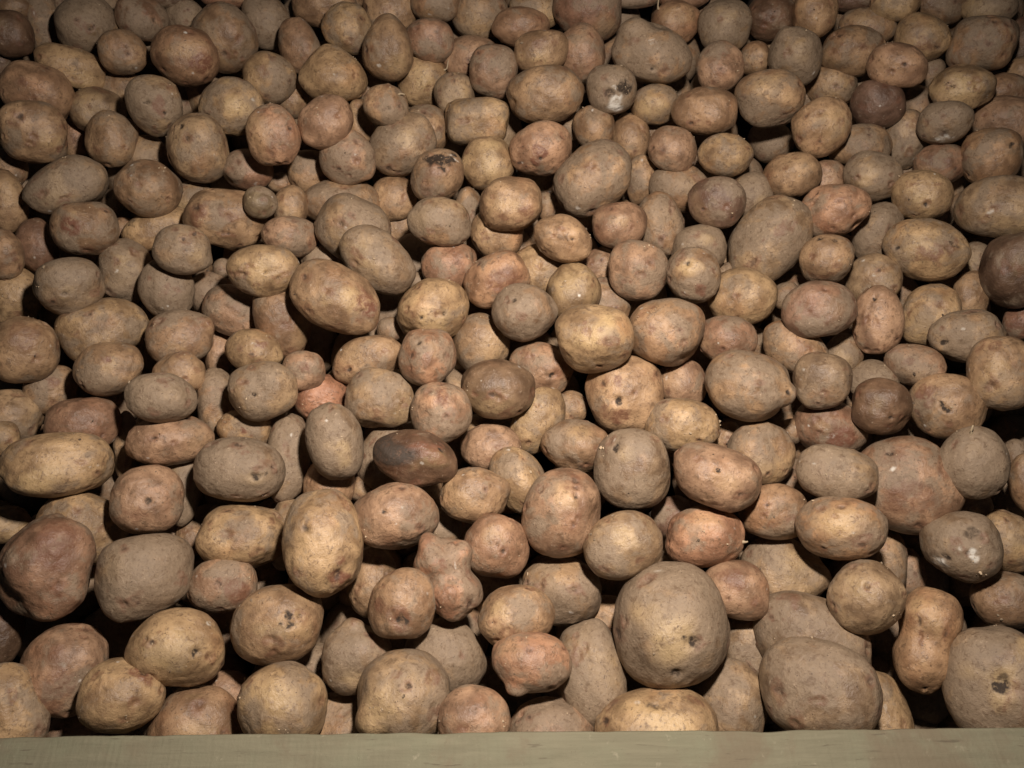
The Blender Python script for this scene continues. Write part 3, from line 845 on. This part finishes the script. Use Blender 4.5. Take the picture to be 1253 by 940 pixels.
POT = []
for j, r in enumerate(P):
    e = r[7]
    px, py = cx[j], cy[j]
    s = Z[j] / F
    phi = math.atan2(py - H / 2, px - W / 2)               # the lens stretches outlines away from the centre
    c2 = 1 / (1 + ((px - W / 2) / F) ** 2 + ((py - H / 2) / F) ** 2)
    kx = math.sqrt(c2 * math.cos(rot[j] - phi) ** 2 + math.sin(rot[j] - phi) ** 2)
    ky = math.sqrt(c2 * math.sin(rot[j] - phi) ** 2 + math.cos(rot[j] - phi) ** 2)
    sub = 6 if rm[j] > 33 else 5
    co, mk = potato_shape(SPH[sub][1], e, rx[j] * s * kx, ry[j] * s * ky, cz[j] * s * math.sqrt(kx * ky), rot[j], 100 + j * 53)
    ob = link(bpy.data.objects.new('potato', potato_mesh('potato', co, mk, sub)))
    m = frame_of(px, py, rot[j]).to_4x4()
    m.translation = world_point(px, py, Z[j])
    ob.matrix_world = m
    base, dirt, _ = COL[r[6]]
    t = e.get('tint', (1, 1, 1))
    v = random.uniform(0.90, 1.10) * 0.86
    f_ = 0.12 if r[6] in 'du' else 0.34
    base = [b_ * (1 - f_) + q_ * f_ for b_, q_ in zip(base, (0.345, 0.232, 0.152))]
    t = [1 + (t_ - 1) * 0.5 for t_ in t]
    ob.color = (base[0] * t[0] * v, base[1] * t[1] * v, base[2] * t[2] * v, min(1, max(0, dirt + random.uniform(-.15, .15))))
    ob['label'] = ' '.join(label_for(j).replace(' ,', ',').split())
    ob['category'] = 'potato'
    ob['group'] = 'potatoes heaped behind the board'
    POT.append(ob)

# ------------------------------------------------------------------ dried stems and root ends still on a few potatoes
def stem(at, u, v, bends, rad):
    j = [k for k in range(N) if tuple(P[k][:2]) == at][0]
    ob = POT[j]
    co = np.empty(len(ob.data.vertices) * 3, np.float32)
    ob.data.vertices.foreach_get('co', co)
    co = co.reshape(-1, 3)
    d = np.array([u, -v, math.sqrt(max(0.02, 1 - u * u - v * v))]) * np.array([rx[j], ry[j], cz[j]])
    d /= np.linalg.norm(d)
    k = int(np.argmax((co @ d) / np.linalg.norm(co, axis=1)))
    pts = [Vector(co[k]) * 0.96]
    for b in bends:
        pts.append(pts[-1] + Vector((b[0], -b[1], b[2])) * 0.001)
    bm = bmesh.new()
    rings = []
    for q, p in enumerate(pts):
        t = (pts[min(q + 1, len(pts) - 1)] - pts[max(q - 1, 0)]).normalized()
        a = t.orthogonal().normalized(); b = t.cross(a)
        rr_ = rad * (1 - 0.65 * q / (len(pts) - 1)) * (1 + .15 * math.sin(q * 2.3))
        rings.append([bm.verts.new(p + (a * math.cos(x) + b * math.sin(x)) * rr_) for x in [i * math.pi / 4 for i in range(8)]])
    for r0, r1 in zip(rings, rings[1:]):
        for i in range(8):
            bm.faces.new((r0[i], r0[(i + 1) % 8], r1[(i + 1) % 8], r1[i]))
    bm.faces.new(rings[-1])
    bmesh.ops.recalc_face_normals(bm, faces=bm.faces)
    me = bpy.data.meshes.new('stem')
    bm.to_mesh(me); bm.free()
    for p in me.polygons:
        p.use_smooth = True
    me.materials.append(STEM)
    o = link(bpy.data.objects.new('stem', me))
    o.parent = ob
STEM = bpy.data.materials.new('dry_stem')
STEM.use_nodes = True
STEM.node_tree.nodes['Principled BSDF'].inputs['Base Color'].default_value = (0.36, 0.29, 0.19, 1)
STEM.node_tree.nodes['Principled BSDF'].inputs['Roughness'].default_value = 0.8
stem((1190, 566), 0.0, -0.80, [(0, -1.5, 2), (.4, -2, 2), (.8, -2.5, 1.5), (.6, -2, .5)], 0.0016)
stem((517, 97), 0.82, -0.35, [(2, .5, 2), (2, -1.5, 2), (1, -3, 1), (.6, -4, .5), (.8, -3, 0)], 0.0013)
stem((472, 129), 0.72, -0.62, [(2, -1, 1.5), (2.5, .2, 1), (2.5, .6, .5)], 0.0014)
stem((827, 28), -0.72, -0.55, [(-1.5, -1, 2), (-.5, -3, 1), (.2, -4, .5), (.4, -4, 0)], 0.0016)
stem((862, 656), 0.93, 0.18, [(2, .5, 1), (2, 0, .8), (1.5, -.5, .5)], 0.0018)

# ------------------------------------------------------------------ the depth of the heap: uncounted potatoes under the visible ones
vs, fs, ms, off = [], [], [], 0
tm, tp = SPH[4]
tf = np.array([list(p.vertices) for p in tm.polygons])
rr = np.random.default_rng(5)
for layer in (0,):
    y = 960.0 - 20 * layer
    row = 0
    while y > -90:
        st = 68 - 0.018 * (940 - y)
        x = -110.0 + (row % 2) * st * .5
        while x < W + 110:
            px, py = x + rr.uniform(-9, 9), y + rr.uniform(-8, 8)
            zz = heap_depth(py) + 0.095 + 0.05 * layer + rr.uniform(-.008, .008)
            rad = rr.uniform(.026, .034)
            co, mk = potato_shape(tp, {}, rad * rr.uniform(1, 1.25), rad, rad, 0, int(rr.integers(1e6)))
            co[:, 1] *= -1
            Rm = np.array(frame_of(px, py, rr.uniform(0, 3.1)))
            wp = np.array(world_point(px, py, zz))
            vs.append(co @ Rm.T + wp); fs.append(tf[:, ::-1] + off); ms.append(mk); off += len(co)
            x += st * rr.uniform(1.0, 1.25)
        y -= st * 0.92
        row += 1
for r in peep:
    zz = heap_depth(r[1]) + 0.040
    co, mk = potato_shape(tp, {}, r[2] * zz / F, r[3] * zz / F, min(r[2], r[3]) * zz / F, 0, int(rr.integers(1e6)))
    co[:, 1] *= -1
    vs.append(co @ np.array(frame_of(r[0], r[1], math.radians(r[4]))).T + np.array(world_point(r[0], r[1], zz)))
    fs.append(tf[:, ::-1] + off); ms.append(mk); off += len(co)
V = np.concatenate(vs); Fc = np.concatenate(fs); M = np.concatenate(ms)
me = bpy.data.meshes.new('buried_potatoes')
me.from_pydata(V.tolist(), [], Fc.tolist())
for p in me.polygons:
    p.use_smooth = True
me.attributes.new('marks', 'FLOAT_COLOR', 'POINT').data.foreach_set('color', M.astype(np.float32).ravel())
me.materials.append(SKIN)
ob = link(bpy.data.objects.new('buried_potatoes', me))
ob.color = (0.27, 0.185, 0.12, 0.6)
ob['kind'] = 'stuff'
ob['label'] = 'uncounted tan potatoes deep in the gaps of the heap'
ob['category'] = 'potatoes'

# ------------------------------------------------------------------ loose crumbs of soil and flakes of skin lying on the potatoes
bm = bmesh.new()
bmesh.ops.create_icosphere(bm, subdivisions=1, radius=1)
iv = np.array([list(v.co) for v in bm.verts]); jf = np.array([[v.index for v in f.verts] for f in bm.faces])
bm.free()
vs, fs, off = [], [], 0
rr = np.random.default_rng(77)
for o in POT:
    n = rr.integers(2, 8)
    co = np.empty(len(o.data.vertices) * 3, np.float32)
    o.data.vertices.foreach_get('co', co)
    Mw = np.array(o.matrix_world)
    w_ = co.reshape(-1, 3) @ Mw[:3, :3].T + Mw[:3, 3]
    nrm = w_ - Mw[:3, 3]; nrm /= np.linalg.norm(nrm, axis=1)[:, None]
    ok = np.where(nrm[:, 2] > 0.25)[0]
    c0 = w_[rr.choice(ok)]
    for q in range(n):
        if q % 3 == 0:
            c0 = w_[rr.choice(ok)]
        k = ok[np.argmin(((w_[ok] - c0 - rr.normal(size=3) * 0.004) ** 2).sum(1))]
        sz = 0.0006 * math.exp(rr.normal() * 0.45)
        b_ = iv * rr.uniform(.6, 1.3, (len(iv), 1)) * sz * np.array([1, rr.uniform(.5, 1.6), rr.uniform(.3, .8)])
        vs.append(b_ + w_[k] + nrm[k] * sz * 0.3); fs.append(jf + off); off += len(iv)
me = bpy.data.meshes.new('soil_crumbs')
me.from_pydata(np.concatenate(vs).tolist(), [], np.concatenate(fs).tolist())
CR = bpy.data.materials.new('soil_crumb')
CR.use_nodes = True
nt = CR.node_tree
v_ = nn(nt, 'ShaderNodeValue')
nt.links.new(mix(nt, ramp(nt, noise(nt, nn(nt, 'ShaderNodeTexCoord').outputs['Object'], v_.outputs[0], 70, 2), 0.35, 0.62),
                 (0.07, 0.048, 0.032, 1), (0.46, 0.36, 0.24, 1)), nt.nodes['Principled BSDF'].inputs['Base Color'])
nt.nodes['Principled BSDF'].inputs['Roughness'].default_value = 0.9
me.materials.append(CR)
o = link(bpy.data.objects.new('soil_crumbs', me))
o['kind'] = 'stuff'
o['label'] = 'loose crumbs of dry soil and skin clinging to the potatoes'
o['category'] = 'soil'
for t in SPH.values():
    bpy.data.meshes.remove(t[0])
from collections import Counter
DUP = [k for k, n in Counter(o['label'] for o in col.objects if o.name.startswith('potato')).items() if n > 1]
assert not DUP, DUP
